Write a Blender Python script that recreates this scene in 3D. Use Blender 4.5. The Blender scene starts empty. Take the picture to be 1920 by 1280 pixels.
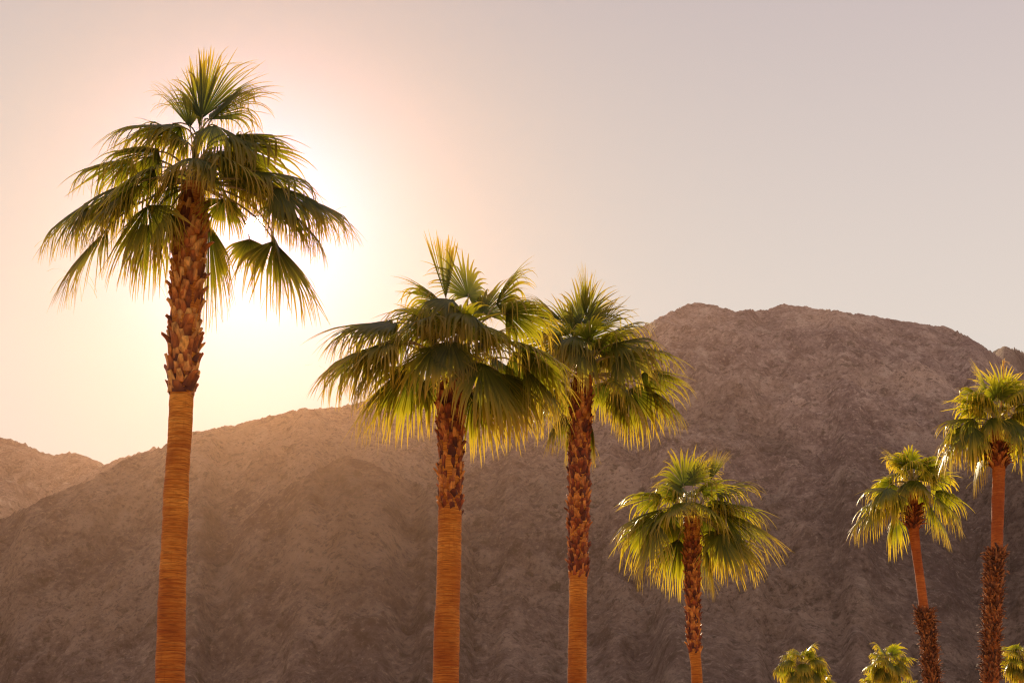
import bpy, math, random
import numpy as np
from mathutils import Vector, Matrix
R = math.radians
scene = bpy.context.scene
col = scene.collection

# ------------------------------------------------------------------ camera
PITCH = R(16.2)
FPX = 1920 * 55.0 / 36.0
CAMZ = 1.6
cam_d = bpy.data.cameras.new("camera")
cam_d.lens = 55.0
cam_d.sensor_width = 36.0
cam_d.clip_start = 0.1
cam_d.clip_end = 30000
cam = bpy.data.objects.new("camera", cam_d)
cam.location = (0, 0, CAMZ)
cam.rotation_euler = (math.pi / 2 + PITCH, 0, 0)
col.objects.link(cam)
scene.camera = cam
cP, sP = math.cos(PITCH), math.sin(PITCH)


def ray(px, py):
    u = (px - 960) / FPX
    v = (640 - py) / FPX
    return Vector((u, cP - v * sP, sP + v * cP))


def at(px, py, Y):
    d = ray(px, py)
    return Vector((0, 0, CAMZ)) + d * (Y / d.y)


# ------------------------------------------------------------------ sun, sky, exposure
SUN = ray(478, 425).normalized()
SUN_EL = math.asin(SUN.z)
SUN_AZ = math.atan2(SUN.x, SUN.y)
sun_d = bpy.data.lights.new("sun", 'SUN')
sun_d.energy = 5.0
sun_d.angle = R(0.5)
sun_d.color = (1.0, 0.80, 0.52)
sun = bpy.data.objects.new("sun", sun_d)
sun.rotation_euler = SUN.to_track_quat('Z', 'Y').to_euler()
sun.location = (0, 0, 50)
col.objects.link(sun)

world = bpy.data.worlds.new("World")
scene.world = world
world.use_nodes = True
wn, wl = world.node_tree.nodes, world.node_tree.links
wn.clear()


def wmath(op, a, b=None, clamp=False):
    n = wn.new("ShaderNodeMath")
    n.operation = op
    n.use_clamp = clamp
    for i, v in enumerate((a, b)):
        if v is None:
            continue
        if isinstance(v, (int, float)):
            n.inputs[i].default_value = v
        else:
            wl.new(v, n.inputs[i])
    return n.outputs[0]


def wscale(colr, f):
    n = wn.new("ShaderNodeVectorMath")
    n.operation = 'SCALE'
    n.inputs[0].default_value = colr
    wl.new(f, n.inputs['Scale'])
    return n.outputs[0]


def wadd(a, b):
    n = wn.new("ShaderNodeVectorMath")
    n.operation = 'ADD'
    wl.new(a, n.inputs[0])
    wl.new(b, n.inputs[1])
    return n.outputs[0]


def wscale_v(a, f):
    n = wn.new("ShaderNodeVectorMath")
    n.operation = 'SCALE'
    wl.new(a, n.inputs[0])
    n.inputs['Scale'].default_value = f
    return n.outputs[0]


tc = wn.new("ShaderNodeTexCoord")
nrm = wn.new("ShaderNodeVectorMath"); nrm.operation = 'NORMALIZE'
wl.new(tc.outputs['Generated'], nrm.inputs[0])
dt = wn.new("ShaderNodeVectorMath"); dt.operation = 'DOT_PRODUCT'
wl.new(nrm.outputs[0], dt.inputs[0])
dt.inputs[1].default_value = SUN
ang = wmath('MULTIPLY', wmath('ARCCOSINE', wmath('MINIMUM', dt.outputs['Value'], 0.9999999)), 57.29578)
sep = wn.new("ShaderNodeSeparateXYZ")
wl.new(nrm.outputs[0], sep.inputs[0])
elev = wmath('MULTIPLY', wmath('ARCSINE', sep.outputs['Z']), 57.29578)
ef = wmath('MULTIPLY', wmath('SUBTRACT', elev, 15.0), 1 / 14.0, clamp=True)
ramp = wn.new("ShaderNodeMix"); ramp.data_type = 'RGBA'
wl.new(ef, ramp.inputs['Factor'])
ramp.inputs['A'].default_value = (0.88, 0.785, 0.71, 1)
ramp.inputs['B'].default_value = (0.64, 0.545, 0.545, 1)
dustv = wscale((-0.70, -0.475, -0.43), wmath('EXPONENT', wmath('MULTIPLY', ang, -1 / 10.0)))
onev = wn.new("ShaderNodeVectorMath"); onev.operation = 'ADD'
wl.new(dustv, onev.inputs[0]); onev.inputs[1].default_value = (1, 1, 1)
mulv = wn.new("ShaderNodeVectorMath"); mulv.operation = 'MULTIPLY'
wl.new(ramp.outputs['Result'], mulv.inputs[0]); wl.new(onev.outputs[0], mulv.inputs[1])
core = wscale((0.22, 0.19, 0.68), wmath('EXPONENT', wmath('MULTIPLY', wmath('POWER', wmath('MULTIPLY', ang, 1 / 4.2), 2.0), -1.0)))
disc = wscale((22.0, 19.0, 14.0), wmath('LESS_THAN', ang, 0.36))
tot = wadd(wadd(mulv.outputs[0], core), disc)
bg2 = wn.new("ShaderNodeBackground")
wl.new(tot, bg2.inputs['Color'])
bg2.inputs['Strength'].default_value = 1.0
sky = wn.new("ShaderNodeTexSky")
sky.sky_type = 'NISHITA'
sky.sun_disc = False
sky.sun_elevation = SUN_EL
sky.sun_rotation = SUN_AZ
sky.air_density = 0.8
sky.dust_density = 6.0
sky.ozone_density = 0.6
bg1 = wn.new("ShaderNodeBackground")
bg1.inputs['Strength'].default_value = 0.05
wl.new(wscale_v(sky.outputs['Color'], 0.02), bg1.inputs['Color'])
adds = wn.new("ShaderNodeAddShader")
wl.new(bg1.outputs[0], adds.inputs[0])
wl.new(bg2.outputs[0], adds.inputs[1])
wo = wn.new("ShaderNodeOutputWorld")
wl.new(adds.outputs[0], wo.inputs['Surface'])

scene.view_settings.view_transform = 'Standard'
scene.view_settings.look = 'None'
scene.view_settings.gamma = 1.0
scene.view_settings.exposure = 0.0
scene.render.engine = 'CYCLES'
scene.cycles.max_bounces = 8
scene.cycles.transmission_bounces = 6
scene.cycles.volume_bounces = 0
scene.cycles.use_denoising = True
scene.cycles.denoiser = 'OPENIMAGEDENOISE'
scene.cycles.denoising_input_passes = 'RGB_ALBEDO_NORMAL'
scene.cycles.denoising_prefilter = 'NONE'
scene.cycles.use_adaptive_sampling = False
scene.cycles.denoising_quality = 'HIGH'
scene.cycles.filter_width = 1.25
scene.cycles.sample_clamp_indirect = 6.0


# ------------------------------------------------------------------ helpers
def mesh_obj(name, verts, faces, mats, parent=None, smooth=False, attrs=None, mat_idx=None):
    me = bpy.data.meshes.new(name)
    verts = np.asarray(verts, dtype=np.float32).reshape(-1, 3)
    if isinstance(faces, np.ndarray):
        nf, k = faces.shape
        me.vertices.add(len(verts))
        me.vertices.foreach_set("co", verts.ravel())
        me.loops.add(nf * k)
        me.loops.foreach_set("vertex_index", faces.astype(np.int32).ravel())
        me.polygons.add(nf)
        me.polygons.foreach_set("loop_start", np.arange(0, nf * k, k, dtype=np.int32))
        me.update(calc_edges=True)
        me.validate()
    else:
        me.from_pydata([tuple(v) for v in verts], [], faces)
        me.update()
    for m in mats:
        me.materials.append(m)
    n = len(me.polygons)
    if smooth:
        me.polygons.foreach_set("use_smooth", np.ones(n, dtype=bool))
    if mat_idx is not None:
        me.polygons.foreach_set("material_index", np.asarray(mat_idx, dtype=np.int32))
    if attrs:
        for an, av in attrs.items():
            a = me.attributes.new(an, 'FLOAT', 'POINT')
            a.data.foreach_set("value", np.asarray(av, dtype=np.float32))
    o = bpy.data.objects.new(name, me)
    col.objects.link(o)
    if parent is not None:
        o.parent = parent
    return o


def norm(a):
    return a / np.maximum(np.linalg.norm(a, axis=-1, keepdims=True), 1e-9)


class Mat:
    def __init__(s, name):
        s.m = bpy.data.materials.new(name)
        s.m.use_nodes = True
        s.n, s.l = s.m.node_tree.nodes, s.m.node_tree.links
        s.b = s.n["Principled BSDF"]
        s.out = s.n["Material Output"]

    def new(s, t, **kw):
        n = s.n.new(t)
        for k, v in kw.items():
            setattr(n, k, v)
        return n

    def noise(s, vec, scale, detail=4, rough=0.55, dist=0.0):
        n = s.new("ShaderNodeTexNoise")
        n.inputs['Scale'].default_value = scale
        n.inputs['Detail'].default_value = detail
        n.inputs['Roughness'].default_value = rough
        n.inputs['Distortion'].default_value = dist
        if vec is not None:
            s.l.new(vec, n.inputs['Vector'])
        return n.outputs[0]

    def mapping(s, vec, scale=(1, 1, 1), rot=(0, 0, 0)):
        n = s.new("ShaderNodeMapping")
        n.inputs['Scale'].default_value = scale
        n.inputs['Rotation'].default_value = rot
        s.l.new(vec, n.inputs['Vector'])
        return n.outputs[0]

    def ramp(s, f, stops):
        n = s.new("ShaderNodeValToRGB")
        el = n.color_ramp.elements
        while len(el) < len(stops):
            el.new(0.5)
        for e, (p, c) in zip(el, stops):
            e.position = p
            e.color = (*c, 1) if len(c) == 3 else c
        s.l.new(f, n.inputs[0])
        return n.outputs[0]

    def mix(s, f, a, b, blend='MIX'):
        n = s.new("ShaderNodeMix", data_type='RGBA', blend_type=blend)
        for k, v in (('Factor', f), ('A', a), ('B', b)):
            if isinstance(v, (int, float)):
                n.inputs[k].default_value = v
            elif isinstance(v, tuple):
                n.inputs[k].default_value = (*v, 1)
            else:
                s.l.new(v, n.inputs[k])
        return n.outputs['Result']

    def attr(s, name):
        n = s.new("ShaderNodeAttribute", attribute_name=name)
        return n.outputs['Fac']

    def objrand(s):
        return s.new("ShaderNodeObjectInfo").outputs['Random']

    def obj(s):
        return s.new("ShaderNodeTexCoord").outputs['Object']

    def bump(s, h, strength, dist):
        n = s.new("ShaderNodeBump")
        n.inputs['Strength'].default_value = strength
        n.inputs['Distance'].default_value = dist
        s.l.new(h, n.inputs['Height'])
        s.l.new(n.outputs[0], s.b.inputs['Normal'])
        return n.outputs[0]


# ------------------------------------------------------------------ materials
def leaf_material(name="palm_leaf", gain=1.0, rough=0.38):
    M = Mat(name)
    al = M.attr("along"); tone = M.attr("tone")
    green = M.mix(M.objrand(), (0.032, 0.056, 0.008), (0.055, 0.076, 0.010))
    green = M.mix(tone, green, (0.10, 0.105, 0.018))
    tipf = M.ramp(al, [(0.0, (0, 0, 0)), (0.58, (0.08, 0.08, 0.08)), (0.94, (1, 1, 1))])
    base = M.mix(tipf, green, (0.20, 0.15, 0.03))
    thick = M.ramp(al, [(0.30, (1, 1, 1)), (0.60, (0, 0, 0))])
    tl = M.mix(tone, (0.38, 0.38, 0.010), (0.68, 0.54, 0.018))
    tl = M.mix(thick, tl, M.mix(tone, (0.075, 0.10, 0.005), (0.19, 0.20, 0.007)))
    tl = M.mix(tipf, tl, (0.95, 0.62, 0.05))
    if gain != 1.0:
        base = M.mix(1.0, base, (gain * 0.98, gain, gain * .8), 'MULTIPLY')
        tl = M.mix(1.0, tl, (gain * 0.98, gain, gain * .8), 'MULTIPLY')
    M.l.new(base, M.b.inputs['Base Color'])
    M.b.inputs['Roughness'].default_value = rough
    M.b.inputs['Specular IOR Level'].default_value = 0.32
    tr = M.new("ShaderNodeBsdfTranslucent")
    M.l.new(tl, tr.inputs['Color'])
    ms = M.new("ShaderNodeMixShader")
    ms.inputs[0].default_value = 0.55
    M.l.new(M.b.outputs[0], ms.inputs[1])
    M.l.new(tr.outputs[0], ms.inputs[2])
    M.l.new(ms.outputs[0], M.out.inputs['Surface'])
    return M.m


def petiole_material():
    M = Mat("palm_stalk")
    n = M.noise(M.obj(), 9, 4)
    c = M.ramp(n, [(0.3, (0.16, 0.13, 0.03)), (0.7, (0.30, 0.20, 0.06))])
    M.l.new(c, M.b.inputs['Base Color'])
    M.b.inputs['Roughness'].default_value = 0.45
    return M.m


def bark_material(name, c1, c2, c3):
    M = Mat(name)
    o = M.obj()
    rings = M.noise(M.mapping(o, (1.3, 1.3, 42)), 1.0, 7, 0.7, 0.6)
    fine = M.noise(M.mapping(o, (7, 7, 110)), 1.0, 3, 0.6)
    big = M.noise(M.mapping(o, (0.8, 0.8, 0.9)), 1.0, 3)
    vert = M.noise(M.mapping(o, (30, 30, 2.0)), 1.0, 3)
    c = M.ramp(rings, [(0.36, c3), (0.48, c1), (0.60, c2)])
    c = M.mix(M.ramp(big, [(0.42, (0, 0, 0)), (0.62, (0.75, 0.75, 0.75))]), c, c3)
    c = M.mix(M.ramp(fine, [(0.38, (0.65, 0.65, 0.65)), (0.5, (0, 0, 0))]), c, tuple(x * 0.45 for x in c3))
    c = M.mix(M.ramp(vert, [(0.6, (0, 0, 0)), (0.72, (0.35, 0.35, 0.35))]), c, c3)
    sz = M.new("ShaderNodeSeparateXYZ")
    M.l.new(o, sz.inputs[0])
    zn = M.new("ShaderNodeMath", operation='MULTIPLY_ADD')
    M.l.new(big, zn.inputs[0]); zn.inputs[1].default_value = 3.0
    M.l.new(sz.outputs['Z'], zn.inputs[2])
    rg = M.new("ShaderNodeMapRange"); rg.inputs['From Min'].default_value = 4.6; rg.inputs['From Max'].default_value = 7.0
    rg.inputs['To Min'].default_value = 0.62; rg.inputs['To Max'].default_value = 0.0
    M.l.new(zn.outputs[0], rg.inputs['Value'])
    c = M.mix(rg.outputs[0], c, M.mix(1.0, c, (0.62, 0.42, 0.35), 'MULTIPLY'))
    M.l.new(c, M.b.inputs['Base Color'])
    M.b.inputs['Roughness'].default_value = 0.75
    M.b.inputs['Specular IOR Level'].default_value = 0.25
    M.bump(rings, 0.8, 0.02)
    return M.m


def boot_material(name, lo, mid, hi):
    M = Mat(name)
    t = M.attr("tone")
    n = M.noise(M.mapping(M.obj(), (14, 14, 5)), 1.0, 5, 0.65)
    c = M.ramp(t, [(0.0, lo), (0.5, mid), (1.0, hi)])
    c = M.mix(M.ramp(n, [(0.35, (0.8, 0.8, 0.8)), (0.62, (0, 0, 0))]), c, lo)
    M.l.new(c, M.b.inputs['Base Color'])
    M.b.inputs['Roughness'].default_value = 0.6
    M.b.inputs['Specular IOR Level'].default_value = 0.3
    M.bump(n, 0.5, 0.01)
    return M.m


def mountain_material(name, tint=1.0):
    M = Mat(name)
    geo = M.new("ShaderNodeNewGeometry").outputs['Position']
    big = M.noise(M.mapping(geo, (0.009, 0.004, 0.009), (0, 0.6, 0)), 1.0, 6, 0.62)
    mid = M.noise(M.mapping(geo, (0.055, 0.05, 0.065), (0, 0.55, 0)), 1.0, 8, 0.72)
    fine = M.noise(geo, 0.30, 6, 0.8)
    c = M.ramp(mid, [(0.37, (0.140, 0.092, 0.073)), (0.5, (0.215, 0.147, 0.118)), (0.63, (0.310, 0.220, 0.173))])
    c = M.mix(M.ramp(big, [(0.47, (0, 0, 0)), (0.66, (0.65, 0.65, 0.65))]), c, (0.37, 0.255, 0.185))
    c = M.mix(M.ramp(big, [(0.33, (0.6, 0.6, 0.6)), (0.47, (0, 0, 0))]), c, (0.125, 0.08, 0.072))
    scrubn = M.noise(geo, 0.11, 4, 0.7)
    scrub = M.ramp(scrubn, [(0.36, (0.75, 0.75, 0.75)), (0.44, (0, 0, 0))])
    c = M.mix(scrub, c, (0.105, 0.075, 0.055))
    scree = M.ramp(M.noise(M.mapping(geo, (0.04, 0.016, 0.03), (0, 0, -0.6)), 1.0, 6, 0.68), [(0.56, (0, 0, 0)), (0.68, (0.6, 0.6, 0.6))])
    c = M.mix(scree, c, (0.36, 0.27, 0.21))
    c = M.mix(M.ramp(fine, [(0.38, (0.75, 0.75, 0.75)), (0.48, (0, 0, 0))]), c, (0.095, 0.062, 0.052))
    c = M.mix(M.ramp(fine, [(0.55, (0, 0, 0)), (0.65, (0.75, 0.75, 0.75))]), c, (0.42, 0.31, 0.245))
    c = M.mix(M.attr('lit_tint'), c, M.mix(1.0, c, (1.9, 1.9, 1.97), 'MULTIPLY'))  # lifts the upper slope's colour in place of grazing sun and haze
    c = M.mix(M.attr('spur_dark'), c, M.mix(1.0, c, (0.52, 0.48, 0.47), 'MULTIPLY'))  # darkens the spurs' colour, partly in place of haze behind them
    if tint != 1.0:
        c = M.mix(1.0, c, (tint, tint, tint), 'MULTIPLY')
    M.l.new(c, M.b.inputs['Base Color'])
    M.b.inputs['Roughness'].default_value = 0.95
    M.b.inputs['Specular IOR Level'].default_value = 0.1
    hsum = M.new("ShaderNodeMath", operation='ADD')
    M.l.new(mid, hsum.inputs[0])
    M.l.new(fine, hsum.inputs[1])
    M.bump(hsum.outputs[0], 0.9, 3.0)
    return M.m


def ground_material():
    M = Mat("desert_ground")
    geo = M.new("ShaderNodeNewGeometry").outputs['Position']
    n = M.noise(geo, 0.4, 8, 0.6)
    c = M.ramp(n, [(0.3, (0.42, 0.27, 0.15)), (0.7, (0.60, 0.40, 0.23))])
    M.l.new(c, M.b.inputs['Base Color'])
    M.b.inputs['Roughness'].default_value = 0.95
    return M.m


LEAF = leaf_material()
LEAF_MID = leaf_material("palm_leaf_mid", 1.12, 0.34)  # same leaf, colours raised slightly
LEAF_BRIGHT = leaf_material("palm_leaf_bright", 1.35, 0.32)  # same leaf, colours multiplied brighter and yellower
STALK = petiole_material()
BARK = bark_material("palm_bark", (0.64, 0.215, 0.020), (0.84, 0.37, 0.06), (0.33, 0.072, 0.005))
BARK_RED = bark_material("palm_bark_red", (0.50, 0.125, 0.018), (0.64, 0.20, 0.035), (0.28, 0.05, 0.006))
BOOT = boot_material("leaf_base_orange", (0.09, 0.020, 0.006), (0.58, 0.16, 0.024), (0.95, 0.48, 0.12))
BOOT_RED = boot_material("leaf_base_red", (0.06, 0.010, 0.004), (0.40, 0.080, 0.014), (0.88, 0.33, 0.06))
SHAG = boot_material("shaggy_thatch", (0.05, 0.016, 0.007), (0.24, 0.065, 0.018), (0.60, 0.21, 0.05))
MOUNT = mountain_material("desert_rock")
MOUNT_FAR = mountain_material("desert_rock_far_hazed", 1.4)  # rock colour lightened to stand in for thicker haze
GROUND = ground_material()


# ------------------------------------------------------------------ noise for terrain
def _hash(ix, iy, seed):
    h = (ix.astype(np.int64) * 374761393 + iy.astype(np.int64) * 668265263 + seed * 974634777) & 0xffffffff
    h = ((h ^ (h >> 13)) * 1274126177) & 0xffffffff
    h = h ^ (h >> 16)
    return (h & 0xffff) / 32767.5 - 1.0


def vnoise(x, y, seed=0):
    ix, iy = np.floor(x), np.floor(y)
    fx, fy = x - ix, y - iy
    fx = fx * fx * fx * (fx * (fx * 6 - 15) + 10)
    fy = fy * fy * fy * (fy * (fy * 6 - 15) + 10)
    a = _hash(ix, iy, seed); b = _hash(ix + 1, iy, seed)
    c = _hash(ix, iy + 1, seed); d = _hash(ix + 1, iy + 1, seed)
    return (a * (1 - fx) + b * fx) * (1 - fy) + (c * (1 - fx) + d * fx) * fy


def fbm(x, y, octv=5, seed=0, gain=0.5, ridged=False):
    s = np.zeros_like(x); amp = 1.0; f = 1.0
    for i in range(octv):
        n = vnoise(x * f + 17.3 * i, y * f - 9.1 * i, seed + i)
        if ridged:
            n = 1 - 2 * np.abs(n)
        s += n * amp
        amp *= gain
        f *= 2.03
    return s


def sky_curve(pts):
    """pixel skyline points -> azimuth (rad) and tangent of the elevation"""
    az, te = [], []
    for px, py in pts:
        d = ray(px, py)
        az.append(math.atan2(d.x, d.y))
        te.append(d.z / math.hypot(d.x, d.y))
    return np.array(az), np.array(te)


def ridge(A, Rr, pts, dist, fs, back, seed, rough=1.0, power=1.0):
    """height of a ridge whose crest reaches the given skyline at its own distance"""
    az, te = sky_curve(pts)
    T = np.interp(A, az, te)
    if np.isscalar(dist):
        D = np.full_like(A, float(dist))
    else:
        daz, _ = sky_curve([(p, 640) for p, _ in dist])
        D = np.interp(A, daz, [q for _, q in dist])
    X, Y = np.sin(A) * 1000, np.cos(A) * 1000
    D = D * (1 + 0.03 * vnoise(A * 60, A * 0 + 3, seed))
    Hc = CAMZ + D * T
    front = Hc * fs
    t = np.where(Rr < D, (D - Rr) / front, (Rr - D) / back)
    x, y = Rr * np.sin(A), Rr * np.cos(A)
    prof = np.clip(1 - t, 0, None) ** power
    sg = np.clip((np.degrees(A) + 5) / 8 + 0.5, 0, 1)
    fade = np.clip(t * 5, 0.0, 1.0)
    p1, q1 = 0.78 * x + 0.62 * y, -0.62 * x + 0.78 * y
    p2, q2 = 0.78 * x - 0.62 * y, 0.62 * x + 0.78 * y
    n1 = fbm(p1 / 130 + 0.5 * vnoise(x / 200, y / 200, 4), q1 / 260, 6, seed, 0.52, True)
    n2 = fbm(p2 / 130 + 0.5 * vnoise(x / 200, y / 200, 6), q2 / 260, 6, seed + 3, 0.52, True)
    rel = (sg * n1 + (1 - sg) * n2 - 0.8) * 16 * rough
    rel = rel + fbm(x / 28, y / 34, 5, seed + 9, 0.62) * 3.4 * rough
    crest = fbm(x / 8, y / 8, 4, seed + 31, 0.7) * 1.1 * rough
    return Hc * prof + rel * fade * np.clip(prof * 3, 0, 1) + crest * np.clip(prof * 4, 0, 1) - np.clip(-(1 - t), 0, None) * 60


def terrain(name, a0, a1, na, r0, r1, nr, hfun, mat):
    A, Rr = np.meshgrid(np.linspace(R(a0), R(a1), na), np.linspace(r0, r1, nr))
    Z = hfun(A, Rr)
    attrs = None
    if isinstance(Z, tuple):
        Z, lit_tint, sdark = Z
        attrs = {'lit_tint': lit_tint.ravel(), 'spur_dark': sdark.ravel()}
    X, Y = Rr * np.sin(A), Rr * np.cos(A)
    V = np.stack([X, Y, Z], -1).reshape(-1, 3)
    i = np.arange(na * nr).reshape(nr, na)
    F = np.stack([i[:-1, :-1], i[:-1, 1:], i[1:, 1:], i[1:, :-1]], -1).reshape(-1, 4)
    o = mesh_obj(name, V, F, [mat], smooth=True, attrs=attrs)
    o["kind"] = "structure"
    return o


MAIN = [(-700, 1260), (-300, 1100), (0, 972), (60, 945), (110, 920), (165, 900), (215, 872), (255, 852), (290, 840), (360, 811), (430, 797),
        (470, 790), (520, 775), (560, 766), (600, 764), (640, 762), (700, 745), (760, 734), (810, 727), (940, 690), (1050, 660),
        (1150, 630), (1225, 603), (1250, 587), (1290, 570), (1330, 569), (1350, 576), (1380, 584), (1395, 580), (1440, 580), (1470, 571), (1510, 574),
        (1570, 583), (1640, 593), (1700, 602), (1770, 612), (1800, 622), (1840, 645), (1865, 662), (1920, 700), (2100, 790), (2600, 1000)]
SPUR_C = [(-400, 1500), (300, 1150), (420, 1010), (520, 920), (590, 880), (645, 852), (700, 868), (780, 905), (900, 965), (1000, 1080), (1060, 1200), (1200, 1500)]
SPUR_E = [(300, 1500), (700, 1230), (850, 1175), (930, 1190), (1010, 1262), (1200, 1500)]
SPUR_F = [(1000, 1500), (1060, 1150), (1120, 930), (1180, 850), (1250, 822), (1330, 815), (1406, 814), (1481, 829), (1530, 858), (1600, 930), (1700, 1080), (1800, 1400)]
SPUR_G = [(1200, 1500), (1350, 1180), (1450, 1075), (1540, 1010), (1650, 960), (1800, 900), (1960, 850), (2300, 800)]
FAR = [(-900, 700), (-300, 780), (-60, 812), (0, 819), (20, 820), (40, 829), (80, 845), (100, 851), (118, 850), (130, 846), (150, 849), (165, 856), (195, 868), (260, 900), (500, 1000), (900, 1200)]
FAR_B = [(-600, 1050), (0, 1000), (100, 915), (195, 867), (210, 864), (240, 852), (262, 845), (285, 838), (330, 832), (420, 830), (600, 860), (900, 1100)]
FAR_C = [(-900, 850), (-200, 880), (0, 892), (45, 905), (110, 940), (200, 1000), (500, 1300)]
FAR_R = [(1300, 900), (1700, 720), (1820, 668), (1865, 657), (1885, 645), (1900, 649), (1920, 655), (1990, 640), (2200, 680), (2800, 900)]


def main_h(A, Rr):
    m = ridge(A, Rr, MAIN, [(-300, 1150), (600, 1200), (1000, 1350), (1300, 1480), (1900, 1500)], 1.95, 500, 3)
    h = np.maximum(m, ridge(A, Rr, SPUR_C, 960, 1.9, 420, 21))
    h = np.maximum(h, ridge(A, Rr, SPUR_E, 820, 1.8, 300, 41))
    h = np.maximum(h, ridge(A, Rr, SPUR_F, 1080, 1.9, 420, 61))
    h = np.maximum(h, ridge(A, Rr, SPUR_G, 1010, 1.9, 420, 81))
    # main slope painted lighter for grazing sun and haze, spurs darker for haze depth
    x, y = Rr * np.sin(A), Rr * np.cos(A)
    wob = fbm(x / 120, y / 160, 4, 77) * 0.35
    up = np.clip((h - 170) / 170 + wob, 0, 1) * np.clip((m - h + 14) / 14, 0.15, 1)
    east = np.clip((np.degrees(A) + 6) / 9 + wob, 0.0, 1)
    sdark = np.clip((h - m) / 22, 0, 1) * 0.5
    return np.maximum(h, -0.5), up * east, sdark


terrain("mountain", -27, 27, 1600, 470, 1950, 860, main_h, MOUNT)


def far_h(A, Rr):
    h = ridge(A, Rr, FAR, 2050, 2.0, 600, 5, 1.4)
    h = np.maximum(h, ridge(A, Rr, FAR_C, 1850, 2.0, 500, 15, 1.4))
    h = np.maximum(h, ridge(A, Rr, FAR_B, 1650, 2.0, 500, 25, 1.2))
    return np.maximum(h, -0.5)


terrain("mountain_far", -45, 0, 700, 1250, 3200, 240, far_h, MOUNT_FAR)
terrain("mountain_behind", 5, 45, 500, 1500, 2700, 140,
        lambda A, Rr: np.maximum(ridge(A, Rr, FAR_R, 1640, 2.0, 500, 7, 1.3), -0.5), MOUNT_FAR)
g = mesh_obj("ground", [(-5000, -5000, 0), (5000, -5000, 0), (5000, 5000, 0), (-5000, 5000, 0)], [(0, 1, 2, 3)], [GROUND])
g["kind"] = "structure"


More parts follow.
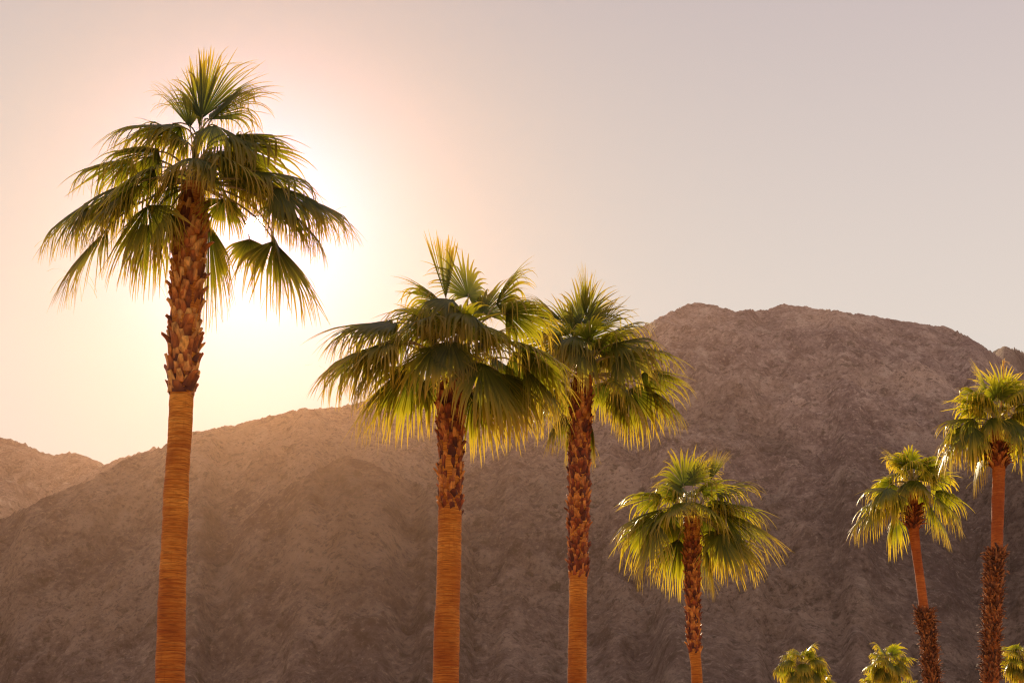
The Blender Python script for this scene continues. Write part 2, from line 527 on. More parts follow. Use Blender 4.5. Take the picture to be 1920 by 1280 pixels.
# ------------------------------------------------------------------ palm parts
def frond_geo(rng, H, phi, eb, L, nseg=44, spread=118, droop=1.0, split=0.46, roll=0.0, stem=True, nfus=4, nfree=6, C=None, wr=0.03, hang=1.0):
    """one fan leaf: pleated blade split into drooping tips, and its stalk"""
    rr = Vector((math.cos(phi), math.sin(phi), 0))
    up = Vector((0, 0, 1))
    a = rr * math.cos(eb) + up * math.sin(eb)
    n0 = -rr * math.sin(eb) + up * math.cos(eb)
    if roll:
        n0 = Matrix.Rotation(roll, 3, a) @ n0
    b = n0.cross(a)
    a, n0, b, H0 = (np.array(v) for v in (a, n0, b, H))
    S = math.radians(spread)
    th = np.linspace(-S, S, nseg) + np.array([rng.gauss(0, 0.012) for _ in range(nseg)])
    dth = 2 * S / (nseg - 1)
    clump = np.zeros(nseg)
    for _ in range(rng.randint(1, 4)):
        ti = rng.randrange(2, nseg - 2)
        w_ = rng.randint(2, 6)
        th[ti:] += rng.uniform(0.02, 0.09)
        clump[ti:ti + w_] += rng.uniform(-0.5, 1.0)
    th -= (th[0] + th[-1]) / 2
    Ls = L * (0.66 + 0.34 * np.cos(th * 0.85)) * np.array([rng.uniform(0.9, 1.1) for _ in range(nseg)])
    d = a[None] * np.cos(th)[:, None] + b[None] * np.sin(th)[:, None] - n0[None] * (0.18 * np.abs(np.sin(th)))[:, None]
    d = norm(d)
    n = norm(n0[None] - d * (d @ n0)[:, None])
    sp = split * (0.80 + 0.30 * np.cos(th)) * np.array([rng.uniform(0.88, 1.12) for _ in range(nseg)])
    k_free = np.array([rng.lognormvariate(0.0, 0.6) for _ in range(nseg)]) * 3.9 * droop * hang * np.exp(clump * 0.7)
    # a few segments stay stiff
    for i in range(nseg):
        if rng.random() < 0.10:
            k_free[i] *= 0.25
    k_fus = 0.62 * droop
    sidev = np.array([rng.gauss(0, 0.35) for _ in range(nseg)])
    pos = np.repeat(H0[None], nseg, 0)
    P, W, N, AL = [], [], [], []
    ts = list(np.linspace(0, 1, nfus + 1)) + list(1 + np.linspace(0, 1, nfree + 1)[1:])
    g = np.array([0, 0, -1.0])
    prev = np.zeros(nseg)
    for t in ts:
        s = np.where(t <= 1, t * sp, sp + (t - 1) * (1 - sp))
        ds = (s - prev)
        if t > 0:
            k = k_fus if t <= 1 else k_free
            gg = g[None] - d * (d @ g)[:, None]
            step = ds * k
            d = norm(d + gg * (step if t <= 1 else np.minimum(step, 1.2))[:, None])
            if t > 1:
                wv = np.cross(n, d)
                d = norm(d + wv * (sidev * ds * 0.9)[:, None])
            n = norm(n - d * np.sum(n * d, 1)[:, None])
            pos = pos + d * (ds * Ls)[:, None]
        w = np.cross(n, d)
        if t <= 1:
            hw = s * Ls * math.tan(dth / 2) * 1.04 + 0.003
        else:
            hw = (sp * Ls * math.tan(dth / 2) * 1.02) * np.maximum(1 - (t - 1), 0.0) ** 0.75 * 0.88 + 0.0008
        P.append(pos.copy()); W.append(w * hw[:, None]); N.append(n * (hw * 0.45)[:, None])
        AL.append(s.copy())
        prev = s
    P, W, N, AL = np.array(P), np.array(W), np.array(N), np.array(AL)
    K = len(ts)
    V = np.stack([P - W - N * 0.5, P + N * 0.5, P + W - N * 0.5], 2)      # K, nseg, 3, 3
    idx = np.arange(K * nseg * 3).reshape(K, nseg, 3)
    f = []
    for j in (0, 1):
        f.append(np.stack([idx[:-1, :, j], idx[:-1, :, j + 1], idx[1:, :, j + 1], idx[1:, :, j]], -1).reshape(-1, 4))
    F = np.concatenate(f)
    tone = np.repeat(np.clip(np.array([rng.gauss(0.35, 0.28) for _ in range(nseg)]), 0, 1)[None], K, 0)
    V = V.reshape(-1, 3)
    al = np.repeat(AL[:, :, None], 3, 2).ravel()
    tn = np.repeat(tone[:, :, None], 3, 2).ravel()
    mi = np.zeros(len(F), dtype=int)
    if stem:
        C = np.zeros(3) if C is None else np.array(C)
        dist = np.linalg.norm(H0 - C)
        ctrl = H0 - a * dist * 0.42
        ctrl[2] += 0.10 * dist
        ns = 8
        rings = []
        for i in range(ns + 1):
            t = i / ns
            p = (1 - t) ** 2 * C + 2 * t * (1 - t) * ctrl + t * t * (H0 + a * 0.06)
            tg = norm(2 * (1 - t) * (ctrl - C) + 2 * t * (H0 - ctrl) + 1e-6)
            s1 = norm(np.cross(tg, np.array([0.3, 0.2, 1.0])))
            s2 = np.cross(tg, s1)
            rad = wr * (1 - t) + wr * 0.5 * t
            rings.append([p + rad * (math.cos(q) * s1 + 0.6 * math.sin(q) * s2) for q in np.linspace(0, 2 * math.pi, 6, endpoint=False)])
        RV = np.array(rings).reshape(-1, 3)
        o = len(V)
        ii = np.arange(len(RV)).reshape(ns + 1, 6) + o
        nx = np.roll(ii, -1, axis=1)
        RF = np.stack([ii[:-1], nx[:-1], nx[1:], ii[1:]], -1).reshape(-1, 4)
        V = np.concatenate([V, RV]); F = np.concatenate([F, RF])
        al = np.concatenate([al, np.zeros(len(RV))]); tn = np.concatenate([tn, np.zeros(len(RV))])
        mi = np.concatenate([mi, np.ones(len(RF), dtype=int)])
    # loose fibres between the tips
    fv, ff = [], []
    o = len(V)
    for q in range(nseg // 3):
        j = rng.randrange(nseg)
        p = P[nfus + rng.randrange(1, 3), j]
        dd = norm(np.array([rng.gauss(0, .6), rng.gauss(0, .6), -0.3 + rng.gauss(0, .5)]))
        w = np.array([0.0022, 0.0012, 0])
        pts = []
        for m in range(5):
            pts.append(p.copy())
            dd = norm(dd + g * 0.35)
            p = p + dd * 0.07 * L
        for m, p in enumerate(pts):
            fv += [p - w, p + w]
        b0 = o + len(fv) - 10
        for m in range(4):
            ff.append((b0 + 2 * m, b0 + 2 * m + 1, b0 + 2 * m + 3, b0 + 2 * m + 2))
    V = np.concatenate([V, np.array(fv)]); F = np.concatenate([F, np.array(ff)])
    al = np.concatenate([al, np.full(len(fv), 0.95)]); tn = np.concatenate([tn, np.full(len(fv), 0.6)])
    mi = np.concatenate([mi, np.zeros(len(ff), dtype=int)])
    return V, F, al, tn, mi


def trunk_geo(path, rng, seg=28, step=0.05, rough=0.035):
    """path: list of (Vector, radius) from the ground up"""
    P = np.array([tuple(p) for p, _ in path]); Rd = np.array([r for _, r in path])
    L = np.concatenate([[0], np.cumsum(np.linalg.norm(np.diff(P, axis=0), axis=1))])
    n = int(L[-1] / step) + 2
    s = np.linspace(0, L[-1], n)
    C = np.stack([np.interp(s, L, P[:, k]) for k in range(3)], 1)
    # soften the kinks
    for _ in range(12):
        C[1:-1] = (C[:-2] + 2 * C[1:-1] + C[2:]) / 4
    r = np.interp(s, L, Rd)
    for _ in range(6):
        r[1:-1] = (r[:-2] + 2 * r[1:-1] + r[2:]) / 4
    ringn = np.array([rng.gauss(0, rough * 0.35) for _ in range(n)])
    th = np.linspace(0, 2 * math.pi, seg, endpoint=False)
    wob = fbm(np.repeat(s[:, None], seg, 1) * 2.5, np.repeat(np.cos(th)[None] * 1.5 + 5, n, 0), 3, rng.randrange(1000)) * rough
    rr = r[:, None] * (1 + ringn[:, None] + wob)
    V = np.stack([C[:, 0:1] + rr * np.cos(th), C[:, 1:2] + rr * np.sin(th), np.repeat(C[:, 2:3], seg, 1)], -1)
    V = V.reshape(-1, 3)
    i = np.arange(n * seg).reshape(n, seg)
    nx = np.roll(i, -1, axis=1)
    F = np.stack([i[:-1], nx[:-1], nx[1:], i[1:]], -1).reshape(-1, 4)
    return V, F


BOOTS = {'wide': dict(w=.175, l=.21, flare=24, th=.026, dens=1.0, taper=.36, jit=.32),
         'shag': dict(w=.065, l=.15, flare=30, th=.010, dens=2.4, taper=.4, jit=.5),
         'collar': dict(w=.09, l=.24, flare=88, th=.02, dens=1.5, taper=.5, jit=.35)}


def boots_geo(path, rng, kind, scale=1.0, flare_top=None):
    """old leaf bases clasping the trunk along the path, in a spiral"""
    K = BOOTS[kind]
    P = np.array([tuple(p) for p, _ in path]); Rd = np.array([r for _, r in path])
    L = np.concatenate([[0], np.cumsum(np.linalg.norm(np.diff(P, axis=0), axis=1))])
    tot = L[-1]
    w0, l0 = K['w'] * scale, K['l'] * scale
    perim = 2 * math.pi * Rd.mean()
    n = int(K['dens'] * 2.3 * perim * tot / (w0 * l0))
    V, F, T = [], [], []
    # core
    for i in range(n):
        t = (i + rng.uniform(-.8, .8)) / n
        s = min(max(t, 0), 1) * tot
        c = np.array([np.interp(s, L, P[:, k]) for k in range(3)])
        r = np.interp(s, L, Rd)
        az = i * 2.39996 + rng.uniform(-.25, .25)
        out = np.array([math.cos(az), math.sin(az), 0])
        fl = math.radians(K['flare'] + rng.gauss(0, 9 + 14 * K['jit']))
        if kind == 'shag':
            fl += math.radians(rng.choice([0, 0, 0, 0, 25, 80]))
        if flare_top and t > 0.85:
            fl += math.radians(flare_top)
        w = w0 * rng.uniform(1 - K['jit'], 1 + K['jit'])
        l = l0 * rng.uniform(1 - K['jit'], 1 + K['jit'])
        side = np.array([-out[1], out[0], 0])
        lean = rng.gauss(0, 0.18 + 0.3 * K['jit'])
        tone = min(max(rng.gauss(0.5, 0.34), 0), 1)
        nr = 4
        base = len(V)
        cut = rng.uniform(-.35, .35)
        notch = rng.uniform(0, .3) if rng.random() < .5 else -rng.uniform(0, .25)
        p = c + out * (r * 0.90)
        ang = fl * 0.35
        for q in range(nr):
            u = q / (nr - 1)
            hw = w / 2 * (1.05 - (1 - K['taper']) * u)
            dirv = norm(out * math.sin(ang) + np.array([0, 0, 1.0]) * math.cos(ang) + side * lean)
            nn = np.cross(side, dirv); nn = norm(nn)
            if nn @ out < 0:
                nn = -nn
            th = K['th'] * scale * (1 - .35 * u)
            for layer in (1, -1):
                for sx in (-1, 0, 1):
                    e = p + side * hw * sx + nn * th * layer * (1.0 if sx == 0 else .45)
                    e = e - nn * abs(sx) * hw * 0.38       # the base wraps the trunk
                    if q == nr - 1:
                        e = e + dirv * (cut * hw * sx - (notch * hw if sx == 0 else 0))
                    V.append(e)
                    T.append(min(1, max(0, tone + (u - .5) * .45 * (1 if layer == 1 else .2))))
            p = p + dirv * l / (nr - 1)
            ang = ang + (fl - fl * 0.35) / (nr - 1) * 1.2
        for q in range(nr - 1):
            a0 = base + q * 6; b0 = a0 + 6
            F += [(a0, a0 + 1, b0 + 1, b0), (a0 + 1, a0 + 2, b0 + 2, b0 + 1),
                  (a0 + 4, a0 + 3, b0 + 3, b0 + 4), (a0 + 5, a0 + 4, b0 + 4, b0 + 5),
                  (a0 + 3, a0, b0, b0 + 3), (a0 + 2, a0 + 5, b0 + 5, b0 + 2)]
        e0 = base + (nr - 1) * 6
        F += [(e0, e0 + 1, e0 + 4, e0 + 3), (e0 + 1, e0 + 2, e0 + 5, e0 + 4)]
    return np.array(V), np.array(F), np.array(T)


def spears_geo(rng, n, Lm, r0=.02):
    """unopened central leaves standing straight up"""
    V, F, al = [], [], []
    for i in range(n):
        az = rng.uniform(0, 6.28); lean = rng.uniform(0, .16)
        d = np.array([math.cos(az) * lean, math.sin(az) * lean, 1.0]); d = norm(d)
        s1 = norm(np.cross(d, np.array([1, 0.3, 0]))); s2 = np.cross(d, s1)
        L = Lm * rng.uniform(.7, 1)
        o = len(V)
        for q in range(5):
            u = q / 4
            rad = r0 * (0.6 + 1.2 * u - 1.75 * u * u) * rng.uniform(.9, 1.1) + .001
            for k in range(5):
                a = k * 2 * math.pi / 5
                V.append(d * L * u + rad * (math.cos(a) * s1 + math.sin(a) * s2)); al.append(.3 + .5 * u)
        for q in range(4):
            for k in range(5):
                F.append((o + q * 5 + k, o + q * 5 + (k + 1) % 5, o + q * 5 + 5 + (k + 1) % 5, o + q * 5 + 5 + k))
    return np.array(V), np.array(F), np.array(al)


def build_palm(label, Y, ppm_crown, trunk_px, sections, fronds, seed, extra_random=(), detail=1.0, bark=None, group=None, spear=1.0, droop=1.0, leaf=None):
    leaf = leaf or LEAF
    """trunk_px: [(px, py, width_px)] top to bottom of the visible trunk; sections: [(kind, [(px,py,width)...], material)]"""
    rng = random.Random(seed)
    s = Y / FPX
    def mpp(px, py):
        return Y / ray(px, py).y / FPX
    bx, by, bw = trunk_px[-1]
    pb = at(bx, by, Y)
    px2 = at(*trunk_px[-2][:2], Y)
    slope = (pb.x - px2.x) / max(1e-3, (px2.z - pb.z))
    root = bpy.data.objects.new("palm_tree", None)
    root.location = (pb.x + max(-.6, min(.6, slope * pb.z * 0.6)), Y, 0)
    root.empty_display_size = 0.5
    col.objects.link(root)
    root["label"] = label
    root["category"] = "palm tree"
    root["group"] = group or 'fan palms along the foot of the mountain'
    O = root.location
    path = [(Vector((0, 0, -0.15)), bw / 2 * mpp(bx, by) * 1.25), (Vector((0, 0, 0.4)), bw / 2 * mpp(bx, by) * 1.12)]
    for (x, y, w) in reversed(trunk_px):
        path.append((at(x, y, Y) - O, w / 2 * mpp(x, y)))
    V, F = trunk_geo(path, rng)
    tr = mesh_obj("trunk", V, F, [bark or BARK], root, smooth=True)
    for kind, pts, mat, sc in sections:
        pp = [(at(x, y, Y) - O, w / 2 * mpp(x, y)) for x, y, w in reversed(pts)]
        V, F, T = boots_geo(pp, rng, kind, sc)
        mesh_obj({'wide': 'leaf_base_sheath', 'shag': 'thatch_sheath', 'collar': 'leaf_base_collar'}[kind], V, F, [mat], tr, attrs={'tone': T})
    cx, cy = trunk_px[0][:2]
    C = at(cx, cy, Y) - O
    crown = None
    V, F, al = spears_geo(rng, max(2, int(3 * spear)), 0.75 * spear)
    crown = mesh_obj("crown", V, F, [leaf], root, attrs={'along': al, 'tone': al * 0 + .5})
    crown.location = C
    specs = []
    for fr in fronds:
        hx, hy, d, eb, L = fr[:5]
        opt = fr[5] if len(fr) > 5 else {}
        H = at(hx, hy, Y + d) - O - C
        phi = math.atan2(H.y, H.x) if 'phi' not in opt else R(opt['phi'])
        specs.append((H, phi, R(eb), L * 1.22, opt))
    for (n, e_lo, e_hi, Lp, Lb, a_lo, a_hi) in extra_random:
        for i in range(n):
            u = (i + .5) / n
            phi = R(a_lo + (a_hi - a_lo) * ((i * 0.618034 + rng.uniform(-.06, .06)) % 1.0))
            ep = R(e_lo + (e_hi - e_lo) * u + rng.gauss(0, 4))
            lp = Lp * rng.uniform(.8, 1.1)
            H = Vector((math.cos(phi) * math.cos(ep), math.sin(phi) * math.cos(ep), math.sin(ep))) * lp
            eb = ep - R(rng.uniform(8, 30)) - R(22) * (1 - math.sin(ep))
            specs.append((H, phi, eb, Lb * rng.uniform(.85, 1.1), {}))
    for (H, phi, eb, L, opt) in specs:
        seg = int((40 if detail >= 1 else 30) * opt.get('segs', 1.0))
        V, F, al, tn, mi = frond_geo(rng, H, phi, eb, L, nseg=seg, spread=opt.get('spread', 115), droop=droop * opt.get('droop', 1.0),
                                     roll=R(opt.get('roll', rng.gauss(0, 22))), split=opt.get('split', .50),
                                     hang=opt.get('hang', 1.0), wr=0.030)
        mesh_obj("frond", V, F, [leaf, STALK], crown, smooth=False, attrs={'along': al, 'tone': tn}, mat_idx=mi)
    return root


# tallest palm, left
T1 = build_palm("tallest fan palm at the left with the low sun shining through its crown", 22.7, 130,
    [(362, 345, 40), (358, 400, 56), (350, 560, 56), (343, 700, 46), (340, 750, 44), (338, 800, 44), (331, 900, 46), (325, 1050, 49), (321, 1160, 52), (319, 1280, 55)],
    [('wide', [(360, 395, 54), (357, 440, 66), (352, 520, 60), (347, 600, 56), (343, 690, 58), (340, 742, 50)], BOOT, 1.0)],
    [
     # hx, hy, depth, elevation of blade, length
     (379, 222, 0.25, 84, 1.12, dict(phi=85, droop=.5, spread=46)),
     (396, 226, 0.1, 66, .95, dict(phi=25, droop=1.4, spread=40)),
     (374, 240, 0.5, 86, 1.15, dict(phi=110, droop=.1, spread=12, segs=.4, split=.7)),
     (392, 225, 0.1, 55, 1.05, dict(phi=20, droop=.8, spread=60, roll=30)),
     (356, 240, 0.1, 76, .8, dict(phi=150, droop=.6, spread=35)),
     (338, 238, -0.1, 12, 1.15, dict(phi=178, spread=85, roll=-8)),
     (330, 232, 0.5, 8, 1.05, dict(phi=165, spread=80)),
     (298, 285, -0.1, 5, .95, dict(phi=185, spread=90)),
     (290, 318, -0.5, -30, 1.15, dict(phi=205, spread=95, roll=12)),
     (240, 345, -0.1, -18, 1.15, dict(phi=182, spread=95)),
     (225, 360, 0.4, -22, 1.10, dict(phi=170, spread=90)),
     (277, 385, -0.6, -66, 1.15, dict(phi=235, spread=80, droop=.6)),
     (200, 430, 0.1, -50, 1.3, dict(phi=212, spread=55, droop=.7, segs=.8, roll=0)),
     (285, 420, 0.4, -70, 1.0, dict(phi=160, spread=60)),
     (366, 298, -0.6, -10, .95, dict(phi=262, spread=80, droop=1.6)),
     (402, 235, -0.3, -25, .95, dict(phi=320, spread=90, droop=1.3)),
     (430, 255, 0.0, 15, 1.0, dict(phi=5, spread=90)),
     (438, 272, 0.4, -2, 1.15, dict(phi=15, spread=85, droop=.7)),
     (415, 300, -0.3, -18, 1.1, dict(phi=345, spread=95)),
     (398, 322, -0.6, -42, .85, dict(phi=310, spread=80, droop=.7)),
     (478, 322, 0.0, 2, 1.1, dict(phi=358, spread=90)),
     (508, 352, 0.4, -12, 1.15, dict(phi=12, spread=80)),
     (520, 352, -0.2, -18, 1.05, dict(phi=350, spread=85)),
     (508, 432, 0.4, -60, 1.0, dict(phi=10, spread=60, droop=.8, roll=0)),
     (468, 448, 0.2, -70, .55, dict(phi=285, spread=75, droop=.4, roll=0)),
     (548, 398, 0.2, -40, .9, dict(phi=335, spread=70, droop=.8, roll=0)),
     (480, 345, 0.3, -30, .8, dict(phi=330, spread=80)),
     (420, 374, -0.3, -66, .60, dict(phi=300, spread=90, droop=.5, roll=0)),
     (514, 388, -0.2, -36, .85, dict(phi=335, spread=72, droop=.7, roll=0)),
     (512, 452, 0.1, -54, 1.3, dict(phi=322, spread=62, droop=.6, roll=0)),
     (392, 420, 0.6, -80, 1.35, dict(phi=60, spread=40, droop=.5)),
     (330, 330, -0.3, -50, .9, dict(phi=220, spread=80)),
     (372, 310, 0.6, 20, .95, dict(phi=80, spread=110)),
     (352, 268, 0.2, 40, .8, dict(phi=200, spread=95, droop=1.2)),
     (395, 290, 0.4, 25, 1.0, dict(phi=40, spread=95)),
     (448, 330, 0.5, -5, 1.1, dict(phi=20, spread=90)),
     (572, 372, 0.1, -16, 1.0, dict(phi=355, spread=75, droop=.9)),
     (165, 380, 0.1, -30, 1.0, dict(phi=180, spread=75)),
     (250, 350, -0.5, -38, 1.1, dict(phi=200, spread=90)),
     (245, 300, 0.4, 0, 1.0, dict(phi=172, spread=90)),
     (318, 400, -0.3, -72, .8, dict(phi=220, spread=60)),
    ], 11,
    extra_random=[(3, 20, 60, .9, .9, 40, 150)])

T2 = build_palm("broad dark fan palm second from left, its fronds touching the next palm", 27.0, 108,
    [(850, 700, 44), (846, 760, 46), (845, 880, 42), (843, 975, 44), (842, 1060, 45), (840, 1130, 45), (838, 1160, 48), (836, 1280, 49)],
    [('wide', [(850, 715, 40), (845, 760, 56), (845, 800, 50), (845, 880, 42), (844, 968, 42)], BOOT_RED, .92)],
    [
     (878, 556, 0.5, 70, .95, dict(phi=88, spread=118, droop=.45)),
     (836, 560, 0.3, 86, 1.05, dict(phi=130, spread=15, droop=.1, segs=.5, split=.75)),
     (930, 570, .2, 60, .9, dict(phi=25, spread=70, droop=.8)),
     (815, 582, .1, 14, 1.05, dict(phi=175, spread=80)),
     (828, 570, .6, 40, .9, dict(phi=150, spread=90)),
     (745, 606, -.1, 6, 1.4, dict(phi=183, spread=80, droop=.8)),
     (766, 625, .3, -14, 1.5, dict(phi=176, spread=75, droop=.8)),
     (728, 642, -.4, -16, 1.4, dict(phi=195, spread=85, droop=.7)),
     (812, 650, -.7, -52, 1.0, dict(phi=245, spread=100, droop=.6)),
     (765, 684, .1, -42, 1.45, dict(phi=182, spread=38, droop=.7)),
     (775, 690, .7, -55, 1.2, dict(phi=150, spread=70)),
     (849, 562, -.4, -20, 1.0, dict(phi=265, spread=80, droop=1.8)),
     (880, 590, -.5, -15, 1.05, dict(phi=290, spread=95, droop=1.3)),
     (948, 588, .1, 10, 1.0, dict(phi=0, spread=90)),
     (892, 610, -.5, -12, 1.1, dict(phi=325, spread=95)),
     (972, 648, -.2, -16, 1.3, dict(phi=350, spread=90)),
     (960, 665, .4, -25, 1.4, dict(phi=15, spread=85)),
     (905, 680, -.6, -58, 1.35, dict(phi=300, spread=80, droop=.6)),
     (938, 700, -.1, -48, 1.25, dict(phi=340, spread=75)),
     (925, 705, .5, -60, 1.2, dict(phi=40, spread=80)),
     (885, 735, .5, -76, 1.05, dict(phi=60, spread=60)),
     (845, 640, -.8, -60, .8, dict(phi=270, spread=90)),
     (985, 690, .1, -38, 1.25, dict(phi=0, spread=70)),
     (800, 600, -.5, -15, 1.0, dict(phi=215, spread=95, droop=1.1)),
     (845, 600, .2, 55, .85, dict(phi=100, spread=105)),
     (905, 590, .4, 62, .95, dict(phi=50, spread=90, droop=.8)),
     (735, 600, .2, -2, 1.25, dict(phi=178, spread=80, droop=.8)),
     (690, 655, .3, -20, 1.15, dict(phi=180, spread=80)),
     (735, 655, -.3, -40, 1.2, dict(phi=190, spread=80)),
    ], 22,
    extra_random=[(8, -10, 60, .95, 1.0, 20, 160), (5, 40, 78, .75, .95, 0, 360)])

T3 = build_palm("fan palm in the middle with bright yellow hanging frond tips over the mountain", 33.0, 89,
    [(1093, 705, 36), (1088, 770, 38), (1085, 900, 36), (1084, 1085, 34), (1083, 1180, 34), (1082, 1280, 36)],
    [('wide', [(1092, 715, 34), (1088, 765, 42), (1086, 850, 40), (1085, 950, 38), (1084, 1085, 36)], BOOT_RED, .86)],
    [
     (1090, 607, .3, 80, 1.0, dict(phi=85, spread=95, droop=.25)),
     (1100, 600, .5, 84, 1.05, dict(phi=60, spread=60, droop=.2)),
     (1138, 628, .1, 38, 1.05, dict(phi=15, spread=85)),
     (1150, 645, -.3, 18, 1.1, dict(phi=345, spread=100)),
     (1190, 652, .1, 2, 1.15, dict(phi=3, spread=75)),
     (1160, 670, -.5, -20, 1.0, dict(phi=320, spread=100)),
     (1202, 702, 0, 4, 1.1, dict(phi=2, spread=70)),
     (1170, 725, -.4, -42, 1.1, dict(phi=310, spread=85, droop=.8)),
     (1225, 735, .2, -30, .95, dict(phi=5, spread=70)),
     (1180, 730, .4, -50, 1.1, dict(phi=20, spread=80)),
     (1078, 785, .5, -74, .95, dict(phi=150, spread=70)),
     (1055, 775, .1, -60, .85, dict(phi=185, spread=70)),
     (1106, 790, .4, -80, .85, dict(phi=40, spread=60)),
     (1045, 600, .3, 55, .95, dict(phi=160, spread=70, droop=.6)),
     (1050, 640, 0, 20, 1.1, dict(phi=182, spread=90)),
     (1045, 680, -.3, -15, 1.2, dict(phi=200, spread=95)),
     (1050, 720, -.2, -45, 1.2, dict(phi=195, spread=85)),
     (1020, 710, .3, -30, 1.2, dict(phi=175, spread=85)),
     (1093, 650, -.6, -40, 1.1, dict(phi=268, spread=90, droop=1.4)),
     (1080, 630, -.4, -10, 1.0, dict(phi=240, spread=90, droop=1.4)),
     (1072, 625, .2, 66, 1.0, dict(phi=140, spread=90, droop=.5)),
     (1118, 618, .2, 62, .95, dict(phi=40, spread=90, droop=.6)),
     (1120, 655, -.2, 40, .9, dict(phi=330, spread=100)),
     (1070, 655, -.2, 40, .9, dict(phi=210, spread=100)),
    ], 33,
    extra_random=[(8, -20, 60, .9, 1.0, 20, 160), (5, 40, 80, .75, 1.0, 0, 360)])

T4 = build_palm("shorter fan palm standing right of centre, whole crown against the mountain", 40.0, 73,
    [(1298, 968, 28), (1298, 1040, 28), (1302, 1225, 22), (1305, 1240, 21), (1307, 1285, 21)],
    [('wide', [(1298, 985, 26), (1298, 1040, 33), (1299, 1130, 26), (1302, 1226, 23)], BOOT_RED, .8)],
    [
     (1282, 910, .2, 72, .95, dict(phi=130, spread=100, droop=.6)),
     (1300, 905, .3, 70, .85, dict(phi=70, spread=80, droop=.6)),
     (1332, 900, .2, 72, .75, dict(phi=40, spread=30, droop=.2, segs=.7)),
     (1340, 922, .1, 30, 1.15, dict(phi=5, spread=90)),
     (1345, 946, .1, 2, 1.35, dict(phi=0, spread=80)),
     (1356, 962, 0, -20, 1.65, dict(phi=355, spread=60, droop=.7)),
     (1350, 1000, -.5, -45, 1.35, dict(phi=325, spread=75, droop=.6)),
     (1345, 990, .4, -35, 1.3, dict(phi=20, spread=80)),
     (1240, 932, .1, 12, 1.05, dict(phi=178, spread=75)),
     (1240, 955, -.1, -14, 1.4, dict(phi=185, spread=85)),
     (1225, 975, .2, -30, 1.3, dict(phi=175, spread=80)),
     (1228, 975, -.5, -66, 1.5, dict(phi=225, spread=45, droop=.5)),
     (1265, 945, -.6, -25, 1.1, dict(phi=235, spread=100)),
     (1325, 950, -.6, -25, 1.1, dict(phi=300, spread=100)),
     (1272, 1010, .5, -74, 1.25, dict(phi=140, spread=55)),
     (1322, 1020, .5, -74, 1.15, dict(phi=40, spread=55)),
    ], 44,
    extra_random=[(7, -30, 50, .8, 1.1, 20, 160), (5, 30, 75, .8, 1.0, 0, 360)], leaf=LEAF_MID, droop=.85)

T5 = build_palm("leaning fan palm with a smooth upper trunk above shaggy brown thatch", 52.0, 56,
    [(1711, 908, 20), (1713, 990, 19), (1719, 1040, 17), (1726, 1090, 17), (1733, 1145, 18), (1741, 1200, 22), (1748, 1285, 24)],
    [('shag', [(1733, 1146, 32), (1736, 1165, 30), (1741, 1200, 26), (1748, 1285, 27)], SHAG, 1.35),
     ('collar', [(1712, 950, 22), (1713, 992, 22)], BOOT_RED, 1.15)],
    [
     (1690, 880, .1, 66, .85, dict(phi=150, spread=60, droop=.8)),
     (1720, 900, .2, 50, .8, dict(phi=40, spread=80)),
     (1745, 900, .1, 20, .95, dict(phi=10, spread=80)),
     (1670, 915, -.1, 10, 1.1, dict(phi=180, spread=95, hang=1.4)),
     (1655, 935, .2, -10, 1.1, dict(phi=175, spread=95, hang=1.4)),
     (1662, 915, -.5, -35, 1.15, dict(phi=205, spread=85)),
     (1640, 950, -.1, -35, 1.3, dict(phi=185, spread=85, hang=1.4)),
     (1680, 925, -.5, -60, 1.0, dict(phi=215, spread=70)),
     (1755, 920, 0, -15, 1.2, dict(phi=0, spread=75)),
     (1760, 935, -.4, -38, 1.3, dict(phi=330, spread=80)),
     (1745, 950, .3, -50, 1.3, dict(phi=15, spread=75)),
     (1708, 878, -.5, 30, .75, dict(phi=265, spread=90)),
     (1714, 900, -.45, -45, .62, dict(phi=272, spread=100)),
     (1700, 905, -.4, -50, .7, dict(phi=240, spread=80)),
     (1728, 905, -.4, -45, .75, dict(phi=305, spread=85)),
     (1680, 970, .5, -70, 1.2, dict(phi=150, spread=75)),
    ], 55,
    extra_random=[(8, -30, 60, .8, 1.0, 20, 160), (7, 42, 80, .75, .9, 0, 360)], detail=.7, bark=BARK_RED, leaf=LEAF_BRIGHT)

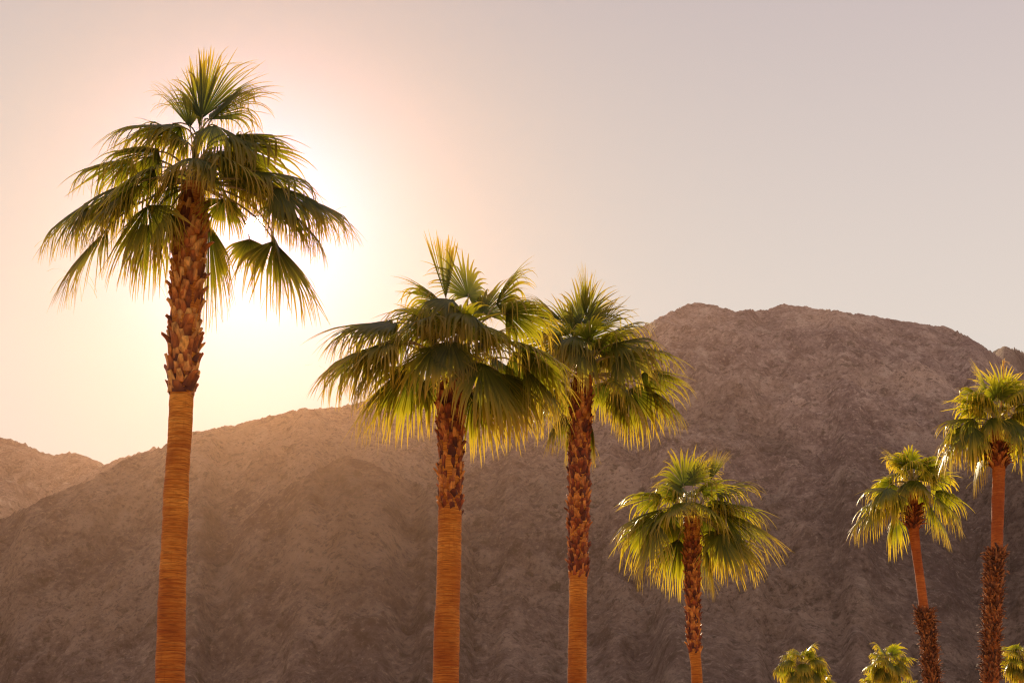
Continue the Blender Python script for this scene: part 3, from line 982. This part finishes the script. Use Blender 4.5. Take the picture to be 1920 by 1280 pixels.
T6 = build_palm("tall fan palm at the right edge with a dry stalk rising from its crown", 45.0, 65,
    [(1870, 795, 22), (1873, 875, 24), (1871, 950, 23), (1869, 1030, 22), (1866, 1045, 26), (1863, 1120, 28), (1858, 1285, 29)],
    [('shag', [(1869, 1036, 34), (1866, 1050, 30), (1863, 1120, 28), (1858, 1285, 28)], SHAG, 1.35),
     ('collar', [(1871, 836, 25), (1873, 878, 27)], BOOT_RED, 1.2)],
    [
     (1856, 745, .1, 76, 1.05, dict(phi=160, spread=60, droop=.3)),
     (1880, 742, .2, 80, .95, dict(phi=60, spread=70, droop=.4)),
     (1900, 750, 0, 62, .95, dict(phi=15, spread=70, droop=.6)),
     (1895, 760, .2, 55, .9, dict(phi=30, spread=80)),
     (1905, 775, .1, 25, 1.0, dict(phi=10, spread=85)),
     (1845, 765, .1, 30, 1.0, dict(phi=172, spread=90)),
     (1825, 785, -.1, 6, 1.15, dict(phi=182, spread=95, hang=1.4)),
     (1820, 800, .3, -15, 1.3, dict(phi=172, spread=90, hang=1.4)),
     (1825, 800, -.4, -35, 1.2, dict(phi=205, spread=90)),
     (1800, 815, 0, -40, 1.2, dict(phi=182, spread=85, hang=1.4)),
     (1858, 765, -.5, 25, .85, dict(phi=255, spread=95)),
     (1872, 785, -.45, -45, .65, dict(phi=272, spread=100)),
     (1855, 785, -.4, -45, .8, dict(phi=238, spread=85)),
     (1890, 785, -.4, -45, .8, dict(phi=305, spread=85)),
     (1908, 800, -.5, -45, 1.1, dict(phi=325, spread=80)),
     (1915, 800, 0, -20, 1.2, dict(phi=0, spread=90)),
     (1920, 830, .1, -50, 1.2, dict(phi=10, spread=75)),
     (1840, 840, .5, -68, 1.2, dict(phi=150, spread=75)),
    ], 66,
    extra_random=[(8, -30, 60, .8, 1.05, 20, 160), (9, 42, 82, .9, 1.0, 0, 360)], detail=.7, bark=BARK_RED, leaf=LEAF_BRIGHT)
# dry flower stalk of the right palm
def stalk_on(root, px, py, px2, py2, Y):
    a, b = at(px, py, Y) - root.location, at(px2, py2, Y) - root.location
    V, F = trunk_geo([(a, .024), ((a + b) / 2 + Vector((.03, 0, 0)), .018), (b, .012)], random.Random(4), seg=6)
    n = len(V)
    V = list(map(tuple, V)); F = [tuple(f) for f in F]
    rng = random.Random(8)
    for i in range(14):
        p = b + Vector((0, 0, -rng.uniform(0, .25)))
        d = Vector((rng.gauss(.3, .5), rng.gauss(0, .5), rng.uniform(.0, .5)))
        o = len(V)
        for m in range(5):
            w = .009 * (1 - m / 5) + .002
            V += [(p.x - w, p.y, p.z), (p.x + w, p.y + w, p.z)]
            p = p + d * .085
            d.z -= .33
        for m in range(4):
            F.append((o + 2 * m, o + 2 * m + 1, o + 2 * m + 3, o + 2 * m + 2))
    mesh_obj("flower_stalk", V, F, [STALK_DRY], root)
M = Mat("dry_stalk")
M.b.inputs['Base Color'].default_value = (0.62, 0.36, 0.10, 1)
tr_ = M.new("ShaderNodeBsdfTranslucent"); tr_.inputs['Color'].default_value = (.8, .5, .15, 1)
ms_ = M.new("ShaderNodeMixShader"); ms_.inputs[0].default_value = .5
M.l.new(M.b.outputs[0], ms_.inputs[1]); M.l.new(tr_.outputs[0], ms_.inputs[2]); M.l.new(ms_.outputs[0], M.out.inputs['Surface'])
STALK_DRY = M.m
stalk_on(T6, 1876, 770, 1882, 675, 45.0)
stalk_on(T5, 1696, 880, 1695, 841, 52.0)


# distant palms at the foot of the picture
def far_palm(label, Y, cx, cy, size_px, seed, trunk_w=8):
    s = Y / FPX
    L = size_px * s * 0.30
    build_palm(label, Y, 1 / s,
        [(cx, cy, trunk_w), (cx, cy + 14, trunk_w), (cx + 1, cy + 60, trunk_w)],
        [('collar', [(cx, cy + 3, trunk_w), (cx, cy + 22, trunk_w + 1)], BOOT_RED, 1.0)],
        [], seed, extra_random=[(9, 75, 30, L * .85, L, 0, 360), (22, 30, -45, L * 1.0, L * 1.1, 0, 360)], detail=.5, leaf=LEAF_BRIGHT)


far_palm("small distant fan palm at the foot of the picture, right of the shorter palm", 100, 1503, 1250, 105, 71)
far_palm("small distant fan palm at the foot of the picture, left of the leaning palm", 104, 1665, 1246, 98, 72)
far_palm("small distant fan palm cut by the right edge, low beside the shaggy trunk", 96, 1914, 1238, 100, 73)
far_palm("partly hidden distant palm top just under the small palm beside the shorter palm", 112, 1542, 1292, 70, 74)
far_palm("low distant palm top under the small palm, left of the leaning shaggy trunk", 115, 1640, 1290, 70, 75)
far_palm("lowest distant palm top close against the leaning shaggy trunk", 120, 1702, 1296, 60, 76)
far_palm("tiny yellow palm tip peeping over the bottom edge, left of the broad palm", 125, 572, 1300, 50, 77)

# ------------------------------------------------------------------ haze
HZ = bpy.data.materials.new("haze_air")
HZ.use_nodes = True
hn, hl = HZ.node_tree.nodes, HZ.node_tree.links
hn.clear()
pv = hn.new("ShaderNodeVolumePrincipled")
pv.inputs['Color'].default_value = (0.27, 0.15, 0.085, 1)
pv.inputs['Density'].default_value = 0.00008
pv.inputs['Anisotropy'].default_value = 0.88
ho = hn.new("ShaderNodeOutputMaterial")
hl.new(pv.outputs[0], ho.inputs['Volume'])
x, y0, y1, z0, z1 = 5050, -5050, 5050, -1.0, 512
V = [(sx * x, y, z) for z in (z0, z1) for (sx, y) in ((-1, y0), (1, y0), (1, y1), (-1, y1))]
F = [(3, 2, 1, 0), (4, 5, 6, 7), (0, 1, 5, 4), (1, 2, 6, 5), (2, 3, 7, 6), (3, 0, 4, 7)]
hz = mesh_obj("haze", V, F, [HZ])
hz["kind"] = "stuff"
